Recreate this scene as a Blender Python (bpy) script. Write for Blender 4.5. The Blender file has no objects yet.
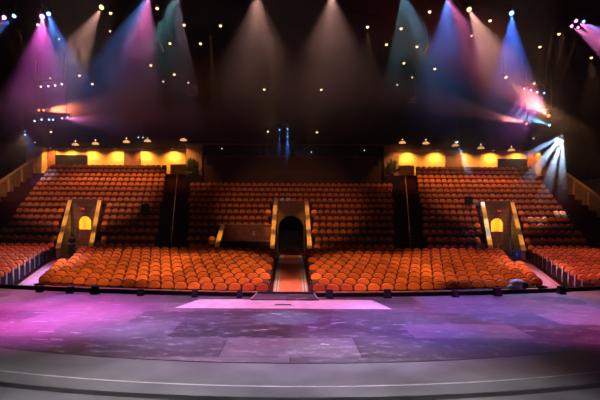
import bpy, math, random
from mathutils import Vector, Matrix
random.seed(7)
sc = bpy.context.scene
COL = sc.collection
E = 2.7            # eye height over the stage deck
F = 450.0          # focal length in pixels of a 600 px wide frame
CX, CY = 291.0, 222.0

def at(px, py, d):
    """point at distance d in front of the camera that falls on pixel px, py"""
    return Vector(((px - CX) * d / F, d, E + (CY - py) * d / F))

# ------------------------------------------------------------------ materials
def nodes(name):
    m = bpy.data.materials.new(name); m.use_nodes = True
    return m, m.node_tree.nodes, m.node_tree.links, m.node_tree.nodes['Principled BSDF']

def mat(name, col, rough=0.7, var=0.15, scale=6.0, metal=0.0, bump=0.0, spec=0.3):
    m, N, L, b = nodes(name)
    tc = N.new('ShaderNodeTexCoord'); nz = N.new('ShaderNodeTexNoise')
    nz.inputs['Scale'].default_value = scale; nz.inputs['Detail'].default_value = 4
    L.new(tc.outputs['Object'], nz.inputs['Vector'])
    rp = N.new('ShaderNodeValToRGB')
    rp.color_ramp.elements[0].position = 0.3; rp.color_ramp.elements[1].position = 0.7
    rp.color_ramp.elements[0].color = (*[c * (1 - var) for c in col], 1)
    rp.color_ramp.elements[1].color = (*[min(1, c * (1 + var)) for c in col], 1)
    L.new(nz.outputs['Fac'], rp.inputs['Fac']); L.new(rp.outputs['Color'], b.inputs['Base Color'])
    b.inputs['Roughness'].default_value = rough; b.inputs['Metallic'].default_value = metal
    b.inputs['Specular IOR Level'].default_value = spec
    if bump:
        bp = N.new('ShaderNodeBump'); bp.inputs['Strength'].default_value = bump
        L.new(nz.outputs['Fac'], bp.inputs['Height']); L.new(bp.outputs['Normal'], b.inputs['Normal'])
    return m

def emit(name, col, s):
    m, N, L, b = nodes(name)
    b.inputs['Base Color'].default_value = (*col, 1)
    b.inputs['Emission Color'].default_value = (*col, 1)
    b.inputs['Emission Strength'].default_value = s
    try: m.cycles.emission_sampling = 'NONE'
    except Exception: pass
    return m

M = {}
M['fabric'] = mat('orange_fabric', (0.66, 0.150, 0.030), 0.85, 0.22, 9, bump=0.1, spec=0.15)
_n = M['fabric'].node_tree; _oi = _n.nodes.new('ShaderNodeObjectInfo'); _hs = _n.nodes.new('ShaderNodeHueSaturation'); _mr = _n.nodes.new('ShaderNodeMapRange')
_mr.inputs['To Min'].default_value = .72; _mr.inputs['To Max'].default_value = 1.12
_b = _n.nodes['Principled BSDF']; _src = _b.inputs['Base Color'].links[0].from_socket
_n.links.new(_oi.outputs['Random'], _mr.inputs['Value']); _n.links.new(_mr.outputs['Result'], _hs.inputs['Value']); _n.links.new(_src, _hs.inputs['Color']); _n.links.new(_hs.outputs['Color'], _b.inputs['Base Color'])
M['shell'] = mat('dark_shell', (0.030, 0.014, 0.012), 0.6)
M['pan'] = mat('maroon_seat_pan', (0.10, 0.028, 0.016), 0.7, 0.2, 9)
M['arm'] = mat('dark_wood_arm', (0.13, 0.06, 0.035), 0.35)
M['metal'] = mat('black_metal', (0.02, 0.02, 0.022), 0.5, metal=0.3)
M['black'] = mat('matt_black', (0.008, 0.008, 0.009), 0.8)
M['ceil'] = mat('black_ceiling', (0.010, 0.008, 0.009), 0.95, spec=0.05)
M['carpetdark'] = mat('maroon_carpet', (0.060, 0.014, 0.014), 0.95, 0.4, 30, spec=0.05)
M['tan'] = mat('tan_wood_cap', (0.92, 0.56, 0.20), 0.6, 0.15, 5)
M['tan2'] = mat('tan_rail_wood', (0.42, 0.22, 0.09), 0.65, 0.25, 5)
M['ochre'] = mat('ochre_plaster', (0.78, 0.46, 0.15), 0.85, 0.08, 2)
M['brown'] = mat('brown_wood', (0.20, 0.095, 0.045), 0.7, 0.3, 3)
M['drape'] = mat('blue_black_drape', (0.030, 0.024, 0.034), 0.95, 0.3, 4, spec=0.1)
M['glass'] = mat('dark_glass', (0.012, 0.010, 0.014), 0.12, 0.2, 2, spec=0.5)
M['frame'] = mat('window_frame', (0.10, 0.05, 0.03), 0.5)
M['cream'] = mat('cream_sill', (0.75, 0.62, 0.42), 0.6)
M['door'] = mat('redbrown_door', (0.26, 0.085, 0.04), 0.55, 0.25, 3)
M['leaf'] = mat('dark_leaf', (0.035, 0.055, 0.02), 0.6, 0.4, 8)
M['pot'] = mat('dark_pot', (0.05, 0.03, 0.02), 0.5)
M['bluebin'] = mat('blue_plastic', (0.02, 0.05, 0.32), 0.4)
M['yellow'] = mat('yellow_plastic', (0.6, 0.42, 0.06), 0.5)
M['pale'] = mat('pale_metal', (0.55, 0.52, 0.5), 0.4, metal=0.2)
M['greycloth'] = mat('grey_cloth', (0.55, 0.46, 0.47), 0.9, 0.35, 6, bump=0.3)
M['darkcloth'] = mat('dark_cloth', (0.025, 0.022, 0.028), 0.9, 0.3, 6)
M['skin'] = mat('skin', (0.50, 0.27, 0.19), 0.6)
M['hair'] = mat('dark_hair', (0.02, 0.012, 0.01), 0.6)
M['rail'] = mat('brass_rail', (0.20, 0.12, 0.08), 0.45)
M['post'] = mat('pale_post', (0.60, 0.52, 0.50), 0.4)
M['shade'] = emit('lit_shade', (1.0, 0.52, 0.18), .8)
M['warm'] = emit('warm_lens', (1.0, 0.62, 0.30), 3.0)
M['dimwarm'] = emit('dim_warm_lens', (1.0, 0.75, 0.55), 1.2)
M['white'] = emit('cool_white_lens', (0.75, 0.85, 1.0), 3.5)
M['pinkL'] = emit('pink_lens', (1.0, 0.35, 0.75), 3.5)
M['blueL'] = emit('blue_lens', (0.30, 0.5, 1.0), 3.5)
M['redL'] = emit('red_lens', (1.0, 0.22, 0.08), 3.5)
M['cyanL'] = emit('cyan_lens', (0.3, 0.85, 1.0), 3.5)
M['sign'] = emit('red_lit_sign', (0.8, 0.05, 0.03), 0.3)

def brick_mat(name, c1, c2, mortar, scale, bw, rh, rough, msize=0.01, noise=0.0, axes='XY', off=0.5, spec=0.4, scuff=0.0):
    m, N, L, b = nodes(name)
    tc = N.new('ShaderNodeTexCoord'); br = N.new('ShaderNodeTexBrick')
    mp = N.new('ShaderNodeMapping'); L.new(tc.outputs['Object'], mp.inputs['Vector'])
    if axes == 'XZ': mp.inputs['Rotation'].default_value = (-math.pi / 2, 0, 0)
    L.new(mp.outputs['Vector'], br.inputs['Vector'])
    br.offset = off
    for k, v in (('Color1', c1), ('Color2', c2), ('Mortar', mortar)): br.inputs[k].default_value = (*v, 1)
    for k, v in (('Scale', scale), ('Mortar Size', msize), ('Brick Width', bw), ('Row Height', rh), ('Bias', -0.1)):
        br.inputs[k].default_value = v
    nz = N.new('ShaderNodeTexNoise'); nz.inputs['Scale'].default_value = 1.3; nz.inputs['Detail'].default_value = 9
    nz.inputs['Roughness'].default_value = 0.68
    L.new(tc.outputs['Object'], nz.inputs['Vector'])
    mx = N.new('ShaderNodeMix'); mx.data_type = 'RGBA'; mx.blend_type = 'OVERLAY'
    mx.inputs['Factor'].default_value = noise
    L.new(br.outputs['Color'], mx.inputs['A']); L.new(nz.outputs['Color'], mx.inputs['B'])
    bw_ = N.new('ShaderNodeRGBToBW'); L.new(nz.outputs['Color'], bw_.inputs['Color'])
    L.new(bw_.outputs['Val'], mx.inputs['B'])
    res = mx.outputs['Result']
    if scuff:
        n2 = N.new('ShaderNodeTexNoise'); n2.inputs['Scale'].default_value = 2.2; n2.inputs['Detail'].default_value = 12; n2.inputs['Roughness'].default_value = 0.78
        mp2 = N.new('ShaderNodeMapping'); mp2.inputs['Scale'].default_value = (1, 1.8, 1); mp2.inputs['Rotation'].default_value = (0, 0, .5)
        L.new(tc.outputs['Object'], mp2.inputs['Vector']); L.new(mp2.outputs['Vector'], n2.inputs['Vector'])
        r2 = N.new('ShaderNodeMapRange'); r2.inputs['From Min'].default_value = .53; r2.inputs['From Max'].default_value = .72; r2.inputs['To Max'].default_value = scuff
        L.new(n2.outputs['Fac'], r2.inputs['Value'])
        m2 = N.new('ShaderNodeMix'); m2.data_type = 'RGBA'; L.new(r2.outputs['Result'], m2.inputs['Factor']); L.new(res, m2.inputs['A']); m2.inputs['B'].default_value = (.42, .38, .42, 1); res = m2.outputs['Result']
    L.new(res, b.inputs['Base Color'])
    mr = N.new('ShaderNodeMapRange'); mr.inputs['To Min'].default_value = rough - 0.12; mr.inputs['To Max'].default_value = rough + 0.12
    L.new(nz.outputs['Fac'], mr.inputs['Value']); L.new(mr.outputs['Result'], b.inputs['Roughness'])
    b.inputs['Specular IOR Level'].default_value = spec
    return m
M['deck'] = brick_mat('painted_deck', (0.035, 0.028, 0.036), (0.150, 0.122, 0.142), (0.035, 0.03, 0.035), 1.0, 2.9, 1.5, 0.42, 0.014, 0.75, scuff=.8, spec=.3)
M['apron'] = mat('grey_apron', (0.14, 0.135, 0.14), 0.42, 0.3, 0.8, spec=0.4)
M['apronline'] = mat('worn_pale_line', (0.42, 0.40, 0.42), 0.5, 0.3, 3)
M['apronseam'] = mat('dark_seam', (0.02, 0.02, 0.022), 0.4, 0.4, 2)
M['plank'] = mat('pale_pink_board', (0.60, 0.50, 0.50), 0.5, 0.12, 3)
M['wallbrick'] = brick_mat('brown_stone', (0.16, 0.075, 0.040), (0.21, 0.10, 0.052), (0.09, 0.045, 0.028), 1.0, 0.8, 0.35, 0.85, 0.015, 0.3, 'XZ')
M['boothwall'] = brick_mat('dark_panelled_wood', (0.085, 0.036, 0.020), (0.105, 0.045, 0.026), (0.045, 0.02, 0.012), 1.0, 1.4, 0.5, 0.8, 0.012, 0.3, 'XZ')

def runner_mat(name, main, b1, b2, b3, half):
    m, N, L, b = nodes(name)
    tc = N.new('ShaderNodeTexCoord'); sx = N.new('ShaderNodeSeparateXYZ'); L.new(tc.outputs['Object'], sx.inputs[0])
    ab = N.new('ShaderNodeMath'); ab.operation = 'ABSOLUTE'; L.new(sx.outputs['X'], ab.inputs[0])
    dv = N.new('ShaderNodeMath'); dv.operation = 'DIVIDE'; dv.inputs[1].default_value = half; L.new(ab.outputs[0], dv.inputs[0])
    rp = N.new('ShaderNodeValToRGB'); cr = rp.color_ramp; cr.interpolation = 'CONSTANT'
    cr.elements[0].position = 0; cr.elements[0].color = (*main, 1)
    cr.elements[1].position = 0.62; cr.elements[1].color = (*b1, 1)
    for p, c in ((0.68, b2), (0.76, b3), (0.84, b2), (0.92, b1)):
        e = cr.elements.new(p); e.color = (*c, 1)
    L.new(dv.outputs[0], rp.inputs[0])
    nz = N.new('ShaderNodeTexNoise'); nz.inputs['Scale'].default_value = 5; nz.inputs['Detail'].default_value = 6
    L.new(tc.outputs['Object'], nz.inputs['Vector'])
    mx = N.new('ShaderNodeMix'); mx.data_type = 'RGBA'; mx.blend_type = 'OVERLAY'; mx.inputs['Factor'].default_value = 0.5
    L.new(rp.outputs['Color'], mx.inputs['A']); L.new(nz.outputs['Fac'], mx.inputs['B'])
    L.new(mx.outputs['Result'], b.inputs['Base Color']); b.inputs['Roughness'].default_value = 0.95
    b.inputs['Specular IOR Level'].default_value = 0.05
    return m
M['runner'] = runner_mat('red_runner', (0.74, 0.19, 0.12), (0.30, 0.22, 0.34), (0.60, 0.42, 0.26), (0.26, 0.20, 0.34), 0.80)
M['siderunner'] = runner_mat('pink_runner', (0.55, 0.30, 0.38), (0.40, 0.12, 0.14), (0.5, 0.3, 0.3), (0.60, 0.22, 0.16), 0.62)

# ------------------------------------------------------------------ mesh helpers
class MB:
    def __init__(s): s.v = []; s.f = []; s.m = []; s.sm = []
    def add(s, vs, fs, mi=0, smooth=False):
        b = len(s.v); s.v += [tuple(v) for v in vs]
        for f in fs: s.f.append(tuple(b + i for i in f)); s.m.append(mi); s.sm.append(smooth)
        return s
    def box(s, x0, x1, y0, y1, z0, z1, mi=0, bev=0.0):
        if bev <= 0:
            vs = [(x, y, z) for x in (x0, x1) for y in (y0, y1) for z in (z0, z1)]
            return s.add(vs, [(0, 1, 3, 2), (4, 6, 7, 5), (0, 4, 5, 1), (2, 3, 7, 6), (0, 2, 6, 4), (1, 5, 7, 3)], mi)
        # chamfered along every vertical edge and the top
        b = bev
        ring = [(x0 + b, y0), (x1 - b, y0), (x1, y0 + b), (x1, y1 - b), (x1 - b, y1), (x0 + b, y1), (x0, y1 - b), (x0, y0 + b)]
        cx, cy = (x0 + x1) / 2, (y0 + y1) / 2
        ix, iy = 1 - 2 * b / (x1 - x0), 1 - 2 * b / (y1 - y0)
        top = [(cx + (x - cx) * ix, cy + (y - cy) * iy) for x, y in ring]
        vs = [(x, y, z0) for x, y in ring] + [(x, y, z1 - b) for x, y in ring] + [(x, y, z1) for x, y in top]
        fs = [tuple(range(7, -1, -1)), tuple(range(16, 24))]
        for r in (0, 8):
            fs += [(r + i, r + (i + 1) % 8, r + 8 + (i + 1) % 8, r + 8 + i) for i in range(8)]
        return s.add(vs, fs, mi)
    def hexa(s, p, mi=0):
        """eight corners: bottom four counter-clockwise then top four"""
        return s.add(p, [(3, 2, 1, 0), (4, 5, 6, 7), (0, 1, 5, 4), (1, 2, 6, 5), (2, 3, 7, 6), (3, 0, 4, 7)], mi)
    def tube(s, a, b, r, r2=None, n=8, mi=0, caps=True):
        a, b = Vector(a), Vector(b); r2 = r if r2 is None else r2
        d = (b - a).normalized(); u = d.orthogonal().normalized(); w = d.cross(u)
        vs = []
        for c, rr in ((a, r), (b, r2)):
            vs += [c + (u * math.cos(t) + w * math.sin(t)) * rr for t in (2 * math.pi * i / n for i in range(n))]
        s.add(vs, [(i, (i + 1) % n, n + (i + 1) % n, n + i) for i in range(n)], mi, True)
        if caps: s.add(vs, [tuple(range(n - 1, -1, -1)), tuple(range(n, 2 * n))], mi)
        return s
    def lathe(s, prof, mat4=None, n=12, mi=0):
        mat4 = mat4 or Matrix.Identity(4); vs = []
        for r, z in prof:
            vs += [mat4 @ Vector((r * math.cos(2 * math.pi * i / n), r * math.sin(2 * math.pi * i / n), z)) for i in range(n)]
        fs = []
        for k in range(len(prof) - 1):
            fs += [(k * n + i, k * n + (i + 1) % n, (k + 1) * n + (i + 1) % n, (k + 1) * n + i) for i in range(n)]
        return s.add(vs, fs, mi, True)
    def build(s, name, mats, parent=None, loc=None, kind=None):
        me = bpy.data.meshes.new(name); me.from_pydata(s.v, [], s.f)
        mats = mats if isinstance(mats, (list, tuple)) else [mats]
        for m in mats: me.materials.append(M[m] if isinstance(m, str) else m)
        me.polygons.foreach_set('material_index', s.m)
        me.polygons.foreach_set('use_smooth', s.sm); me.update()
        o = bpy.data.objects.new(name, me); COL.objects.link(o)
        if parent: o.parent = parent
        if loc is not None: o.location = loc
        if kind: o['kind'] = kind
        return o

def tag(o, label, cat, group=None, kind=None):
    o['label'] = label; o['category'] = cat
    if group: o['group'] = group
    if kind: o['kind'] = kind
    return o
def empty(name, loc, label=None, cat=None, group=None):
    o = bpy.data.objects.new(name, None); COL.objects.link(o); o.location = loc; o.empty_display_size = 0.2
    if label: tag(o, label, cat, group)
    return o
def struct(name, mb, mats): return mb.build(name, mats, kind='structure')
ORD = ['zeroth', 'first', 'second', 'third', 'fourth', 'fifth', 'sixth', 'seventh', 'eighth', 'ninth', 'tenth', 'eleventh', 'twelfth',
       'thirteenth', 'fourteenth', 'fifteenth', 'sixteenth', 'seventeenth', 'eighteenth', 'nineteenth', 'twentieth', 'twenty-first',
       'twenty-second', 'twenty-third', 'twenty-fourth', 'twenty-fifth', 'twenty-sixth', 'twenty-seventh', 'twenty-eighth', 'twenty-ninth', 'thirtieth']

# ------------------------------------------------------------------ stage
KE = 0.0128
def edge(x): return 16.2 + KE * x * x
XS = [i * 1.0 for i in range(-26, 27)]
mb = MB(); vs = []; n = len(XS)
for x in XS: vs += [(x, -6, 0), (x, edge(x), 0), (x, edge(x), -1.2)]
fs = []; 
for i in range(n - 1):
    a, b = 3 * i, 3 * (i + 1)
    fs += [(a, b, b + 1, a + 1), (a + 1, b + 1, b + 2, a + 2)]
mb.add(vs, fs); struct('floor', mb, 'deck')
def band(d0, d1, k, z, xr=12, step=0.5):
    m = MB(); xs = [-xr + step * i for i in range(int(2 * xr / step) + 1)]; v = []
    for x in xs: v += [(x, d0 + k * x * x, 0.001), (x, d0 + k * x * x, z), (x, d1 + k * x * x, z), (x, d1 + k * x * x, 0.001)]
    f = []
    for i in range(len(xs) - 1):
        a, b = 4 * i, 4 * i + 4
        f += [(a, b, b + 1, a + 1), (a + 1, b + 1, b + 2, a + 2), (a + 2, b + 2, b + 3, a + 3)]
    return m.add(v, f)
struct('floor_apron', band(1.0, 8.55, 0.026, 0.006), 'apron')
struct('trim_1', band(7.35, 7.385, 0.026, 0.009), 'apronline')
struct('trim_2', band(6.72, 6.90, 0.026, 0.009), 'apronseam')
struct('trim_3', band(8.55, 8.60, 0.026, 0.008), 'apronseam')
# short pale scuffs taped on the deck
mb = MB()
for _ in range(26):
    x = random.uniform(-8, 8); y = random.uniform(9.6, 15); a = random.uniform(-.4, .4); l = random.uniform(.06, .22); w = 0.02
    c, s_ = math.cos(a), math.sin(a)
    p = [(x + c * u - s_ * v, y + s_ * u + c * v) for u, v in ((-l, -w), (l, -w), (l, w), (-l, w))]
    mb.hexa([(*q, 0.001) for q in p] + [(*q, 0.005) for q in p])
tag(mb.build('deck_marks', 'apronline'), 'scattered short pale tape marks stuck on the stage deck', 'floor marks', kind='stuff')
# long pale board across the deck, and the hatch in it
b0 = at(175, 309, E * F / (309 - CY)); b1 = at(392, 309, E * F / (309 - CY))
t0 = E * F / (300 - CY)
mb = MB(); lx0, lx1 = (200 - CX) * t0 / F, (372 - CX) * t0 / F
mb.hexa([(b0.x, b0.y, .001), (b1.x, b0.y, .001), (lx1, t0, .001), (lx0, t0, .001), (b0.x, b0.y, .014), (b1.x, b0.y, .014), (lx1, t0, .014), (lx0, t0, .014)])
struct('trim_4', mb, 'plank')
t = empty('floor_hatch', (-.24, 14.55, .014), 'small grey hatch set in the long pale board on the deck', 'hatch')
MB().box(-.32, .32, -.14, .14, 0, .012, bev=.004).build('plate', 'pale', t)
MB().box(-.26, .26, -.08, .08, .012, .018).build('inset', 'metal', t)
# low ramp at the stage edge in front of the centre aisle
t = empty('stage_ramp', (-.15, 15.75, 0), 'low dark blue edged ramp at stage edge before the centre aisle', 'ramp')
mb = MB()
mb.hexa([(-1.23, -.35, .015), (1.13, -.35, .015), (1.0, .4, .015), (-1.05, .4, .015), (-1.23, -.35, .05), (1.13, -.35, .05), (1.0, .30, .16), (-1.05, .30, .16)])
mb.build('ramp_body', 'deck', t)
MB().hexa([(-1.07, .24, .152), (1.02, .24, .152), (1.0, .42, .152), (-1.05, .42, .152), (-1.07, .24, .20), (1.02, .24, .20), (1.0, .42, .20), (-1.05, .42, .20)]).build('edge_strip', 'metal', t)
for sx in (-1, 1):
    MB().tube((1.13 * sx - .06 + .02 * sx, -.34, .06), (1.0 * sx - .03, .3, .19), .018).build('side_trim', 'pale', t)

# knee wall behind the stage lip, with a tan cap
for name, x0, x1 in (('wall_pit', -16, -.92), ('wall_pit_beside', .92, 16)):
    m = MB(); m2 = MB(); st = 40
    for i in range(st):
        xa, xb = x0 + (x1 - x0) * i / st, x0 + (x1 - x0) * (i + 1) / st
        ya, yb = edge(xa) + .62, edge(xb) + .62
        m.hexa([(xa, ya, -1.0), (xb, yb, -1.0), (xb, yb + .1, -1.0), (xa, ya + .1, -1.0), (xa, ya, .05), (xb, yb, .05), (xb, yb + .1, .05), (xa, ya + .1, .05)], 0)
        if abs(xa + xb) / 2 < 10.0:
            m.hexa([(xa, ya - .03, .05), (xb, yb - .03, .05), (xb, yb + .13, .05), (xa, ya + .13, .05), (xa, ya - .03, .085), (xb, yb - .03, .085), (xb, yb + .13, .085), (xa, ya + .13, .085)], 1)
    struct(name, m, ['black', 'tan2'])

# ------------------------------------------------------------------ house floor
def zf(d):   # orchestra floor height at distance d
    if d < 17.7: return -.71
    if d < 26.25: return -.71 + (d - 17.7) / 8.55 * .94
    return .23
mb = MB(); ds = [16.25, 17.7] + [17.7 + 8.55 * i / 10 for i in range(1, 11)] + [30.4, 48]
vs = []
for d in ds: vs += [(-27.5, d, zf(d) - .01), (27.5, d, zf(d) - .01)]
mb.add(vs, [(2 * i, 2 * i + 1, 2 * i + 3, 2 * i + 2) for i in range(len(ds) - 1)])
struct('floor_house', mb, 'carpetdark')

def lin(d, d0, x0, d1, x1): return x0 + (x1 - x0) * (d - d0) / (d1 - d0)
def XAout(d): return lin(d, 17.7, 11.95, 27, 14.45)
def XAin(d): return lin(d, 17.7, 10.72, 27, 12.95)
def XSout(d): return lin(d, 31, 9.15, 44, 12.0)
def XSin(d): return lin(d, 31, 7.35, 40.5, 9.4)
def XLb(d): return lin(d, 34, 21.7, 44, 24.0)
def XV0(d): return lin(d, 30.5, 15.75, 37.6, 18.4)     # far wall of a side vomitory
def XV1(d): return lin(d, 30.5, 13.55, 37.6, 15.95)    # near wall
VEND = 37.02
NR = 15
def drow(i): return 31.0 + .95 * i
def ztop(i): return E - 1.55 + .507 * i      # top of the seat backs
SH = .95
def zr(i): return ztop(i) - SH

# carpets: top-level strips lying on the floor
def carpet(name, f0, f1, d0, d1, m, label, nseg=12):
    mb = MB(); vs = []
    mid = lambda d: (f0(d) + f1(d)) / 2
    o0 = Vector((mid(d0), d0, 0))
    ang = math.atan2(mid(d1) - mid(d0), d1 - d0)
    R = Matrix.Rotation(ang, 4, 'Z')       # brings the strip onto the local y axis
    ds = sorted(set([d0, d1] + [d for d in [17.7 + .8 * i for i in range(12)] + [26.25] if d0 < d < d1]))
    for d in ds:
        for zz in (.004, .014):
            for x in (f0(d), f1(d)):
                vs.append(R @ (Vector((x, d, zf(d) + zz)) - o0))
    fs = []
    for i in range(len(ds) - 1):
        a, b = 4 * i, 4 * i + 4
        fs += [(a + 2, a + 3, b + 3, b + 2), (a, a + 2, b + 2, b), (a + 1, b + 1, b + 3, a + 3), (a, b, b + 1, a + 1)]
    fs += [(0, 1, 3, 2), (len(vs) - 4, len(vs) - 2, len(vs) - 1, len(vs) - 3)]
    mb.add(vs, fs); o = mb.build(name, m); o.location = o0; o.rotation_euler = (0, 0, -ang)
    return tag(o, label, 'carpet')
carpet('aisle_carpet', lambda d: -.80, lambda d: .80, 17.3, 33.5, 'runner', 'red carpet runner with striped borders down the centre aisle')
carpet('aisle_carpet', lambda d: -XAout(d) + .06, lambda d: -XAin(d) - .04, 18.9, 29.5, 'siderunner', 'pale pink patterned carpet down the left side aisle')
carpet('aisle_carpet', lambda d: XAin(d) + .04, lambda d: XAout(d) - .06, 18.9, 29.5, 'siderunner', 'pale pink patterned carpet down the right side aisle')

# ------------------------------------------------------------------ raked tiers
def spans(i, seats=False):
    """the x spans of tier i that carry seats (or floor)"""
    d = drow(i); out = []
    g = 0.05 if seats else 0.0
    inv = d < VEND
    for s in (-1, 1):
        o = XLb(d) if seats else 26.6
        n = XSout(d) if seats else (XSout(d) + XSin(d)) / 2
        segs = [(XV0(d) + .20, o), (n, XV1(d) - .20)] if inv else [(n, o)]
        for a, b in segs: out.append((s * b, s * a, s) if s < 0 else (a, b, s))
    if i <= 10 or not seats:
        c = XSin(d) if seats else (XSout(d) + XSin(d)) / 2
        if inv:
            out.append((-c, -5.25 if i < 3 else -1.42, -1) if True else None)
            out.append((1.42, c, 1))
        else:
            out.append((-c, c, 0))
    return [(a + g, b - g, s) for a, b, s in out]
mb = MB()
for i in range(NR + 2):
    d = drow(i); z = zr(min(i, NR - 1))
    y1 = d + .42 if i < NR + 1 else 48
    for a, b, s in spans(i):
        mb.box(a, b, d - .53, y1, .22 if i < 7 else z - .6, z)
        if i < NR - 1 and i > 0: pass
struct('floor_tiers', mb, 'carpetdark')

# half steps in the two stair aisles and at the outer edges
for k, s in enumerate((-1, 1)):
    mb = MB()
    for i in range(NR):
        d = drow(i); z = zr(i)
        lo, hi = XSin(d) + .1, XSout(d) - .1
        if i < NR - 1 and (i < 10):
            a, b = (lo, hi) if s > 0 else (-hi, -lo)
            mb.box(a, b, d - .06 + .1, d + .42, z, z + .25)
    struct('floor_steps_left' if s < 0 else 'floor_steps_right', mb, 'carpetdark')
    h = empty('stair_handrail', (0, 0, 0), 'thin pale centre handrail on the %s stair aisle' % ('left' if s < 0 else 'right'), 'handrail')
    pts = []
    for i in range(0, 14, 3):
        d = drow(i) + .2; x = s * (XSin(d) + XSout(d)) / 2
        zz = zr(i) + (.25 if i < 10 else 0)
        MB().tube((x, d, zz), (x, d, zz + .9), .022, n=6).build('post', 'rail', h); pts.append((x, d, zz + .9))
    rb = MB()
    for p, q in zip(pts, pts[1:]): rb.tube(p, q, .026, n=6)
    rb.build('rail', 'rail', h)

# ------------------------------------------------------------------ theatre seats
W2 = .247
def back_outline():
    pts = [(-W2 + .03, .665), (W2 - .03, .665), (W2 - .01, .69), (W2, .76)]
    for k in range(7):
        t = k / 6 * math.pi
        pts.append((W2 * math.cos(t) * .97, .79 + .165 * math.sin(t)))
    pts += [(-W2, .76), (-W2 + .01, .69)]
    return pts
def tilt(z, y): return y + (z - .40) * .20
def prism(mb, pts, y0, y1, mi=0, dome=0.0):
    """outline in x, z between y0 (front, slightly domed) and y1"""
    n = len(pts); cx = sum(p[0] for p in pts) / n; cz = sum(p[1] for p in pts) / n
    sh = lambda p, k: (cx + (p[0] - cx) * k, cz + (p[1] - cz) * k)
    f = [sh(p, .86) for p in pts]
    vs = [(x, tilt(z, y0 - dome), z) for x, z in f] + [(x, tilt(z, y0), z) for x, z in pts] + [(x, tilt(z, y1), z) for x, z in pts]
    mb.add(vs, [tuple(range(n)), tuple(range(3 * n - 1, 2 * n - 1, -1))], mi)
    mb.add(vs, [(i, n + i, n + (i + 1) % n, (i + 1) % n) for i in range(n)], mi, True)
    mb.add(vs, [(n + i, 2 * n + i, 2 * n + (i + 1) % n, n + (i + 1) % n) for i in range(n)], mi, True)
    return mb
def mb_backrest(mi=0, mb=None): return prism(mb or MB(), back_outline(), .02, .10, mi, .035)
def mb_shell(mi=0, mb=None):
    pts = [(x * 1.07, .95 - (.95 - z) * (1.0 if z > .7 else 1.9) + .028) for x, z in back_outline()]
    return prism(mb or MB(), pts, .102, .135, mi, 0)
def mb_cushion(mi=0, mb=None):
    # the seat tipped up against the back
    mb = mb or MB()
    pts = [(-.20, .36), (.20, .36), (.212, .40), (.212, .60), (.15, .655), (-.15, .655), (-.212, .60), (-.212, .40)]
    n = len(pts); vs = []
    for y, k in ((-.145, .84), (-.12, 1), (-.035, 1)):
        vs += [(x * k, y + (z - .36) * .16, .50 + (z - .50) * k) for x, z in pts]
    mb.add(vs, [tuple(range(n)), tuple(range(3 * n - 1, 2 * n - 1, -1))], mi)
    for r in (0, n): mb.add(vs, [(r + i, r + n + i, r + n + (i + 1) % n, r + (i + 1) % n) for i in range(n)], mi, True)
    return mb
def mb_arm(s, mi=0, mb=None):
    mb = mb or MB()
    return mb.box(s * .254 - .016, s * .254 + .016, -.24, .10, .575, .625, mi, .008)
def mb_leg(s, mi=0, mb=None):
    mb = mb or MB(); x = s * .254
    mb.hexa([(x - .012, -.14, .02), (x + .012, -.14, .02), (x + .012, .10, .02), (x - .012, .10, .02),
             (x - .012, -.18, .574), (x + .012, -.18, .574), (x + .012, .08, .574), (x - .012, .08, .574)], mi)
    return mb.box(x - .016, x + .016, -.20, .16, 0, .02, mi)
# the master seat
def make_seat():
    r = empty('theatre_seat', (0, 0, 0))
    mb_backrest().build('backrest', 'fabric', r); mb_shell().build('back_shell', 'shell', r); mb_cushion().build('seat', 'pan', r)
    for s in (-1, 1):
        mb_arm(s).build('armrest', 'arm', r); mb_leg(s).build('leg', 'shell', r)
    return r
master = make_seat(); used = [False]
ep_mesh = MB().box(-.012, .012, -.22, .17, .02, .66, 0, .01); po_mesh = MB().tube((0, -.25, .02), (0, -.25, .80), .034, n=6)
ep0 = [None]
def place_seat(x, y, z, label, group, end=0):
    if not used[0]: r = master; used[0] = True
    else:
        r = master.copy(); COL.objects.link(r)
        for ch in MCH: 
            c = ch.copy(); COL.objects.link(c); c.parent = r
    r.location = (x, y, z); tag(r, label, 'seat', group)
    if end:
        if ep0[0] is None:
            a = ep_mesh.build('end_panel', 'shell', r); b = po_mesh.build('aisle_post', 'post', a); b['label'] = 'slim pale post'
            ep0[0] = (a, b)
        else:
            a = ep0[0][0].copy(); b = ep0[0][1].copy(); COL.objects.link(a); COL.objects.link(b); a.parent = r; b.parent = a
        a.location = (end * .290, 0, 0)
    return r
MCH = [c for c in bpy.data.objects if c.parent == master]
PITCH = .55
cand = []   # orchestra seats
def kk(i): return .0118 * (1 - .075 * i)
for i in range(10):
    d0 = 17.75 + .945 * i
    for s in (-1, 1):
        j = 0; x = 1.16 + (.275 if i % 2 else 0) * .0
        x = 1.13 + (.275 if i % 2 else 0)
        while True:
            y = d0 + kk(i) * x * x
            if x + .30 > XAin(y): break
            cand.append((d0, y, i, s * x, s, 'mid', j)); x += PITCH; j += 1
        j = 0; 
        x = 12.0
        for _ in range(12): x = XAout(d0 + kk(i) * x * x) + .40
        while True:
            y = d0 + kk(i) * x * x
            if x * F / y > (291 if s < 0 else 309) + 14 or j > 14: break
            cand.append((d0, y, i, s * x, s, 'far', j)); x += PITCH; j += 1
cand.sort(key=lambda c: (c[2], c[6]))
stuff = []
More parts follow.
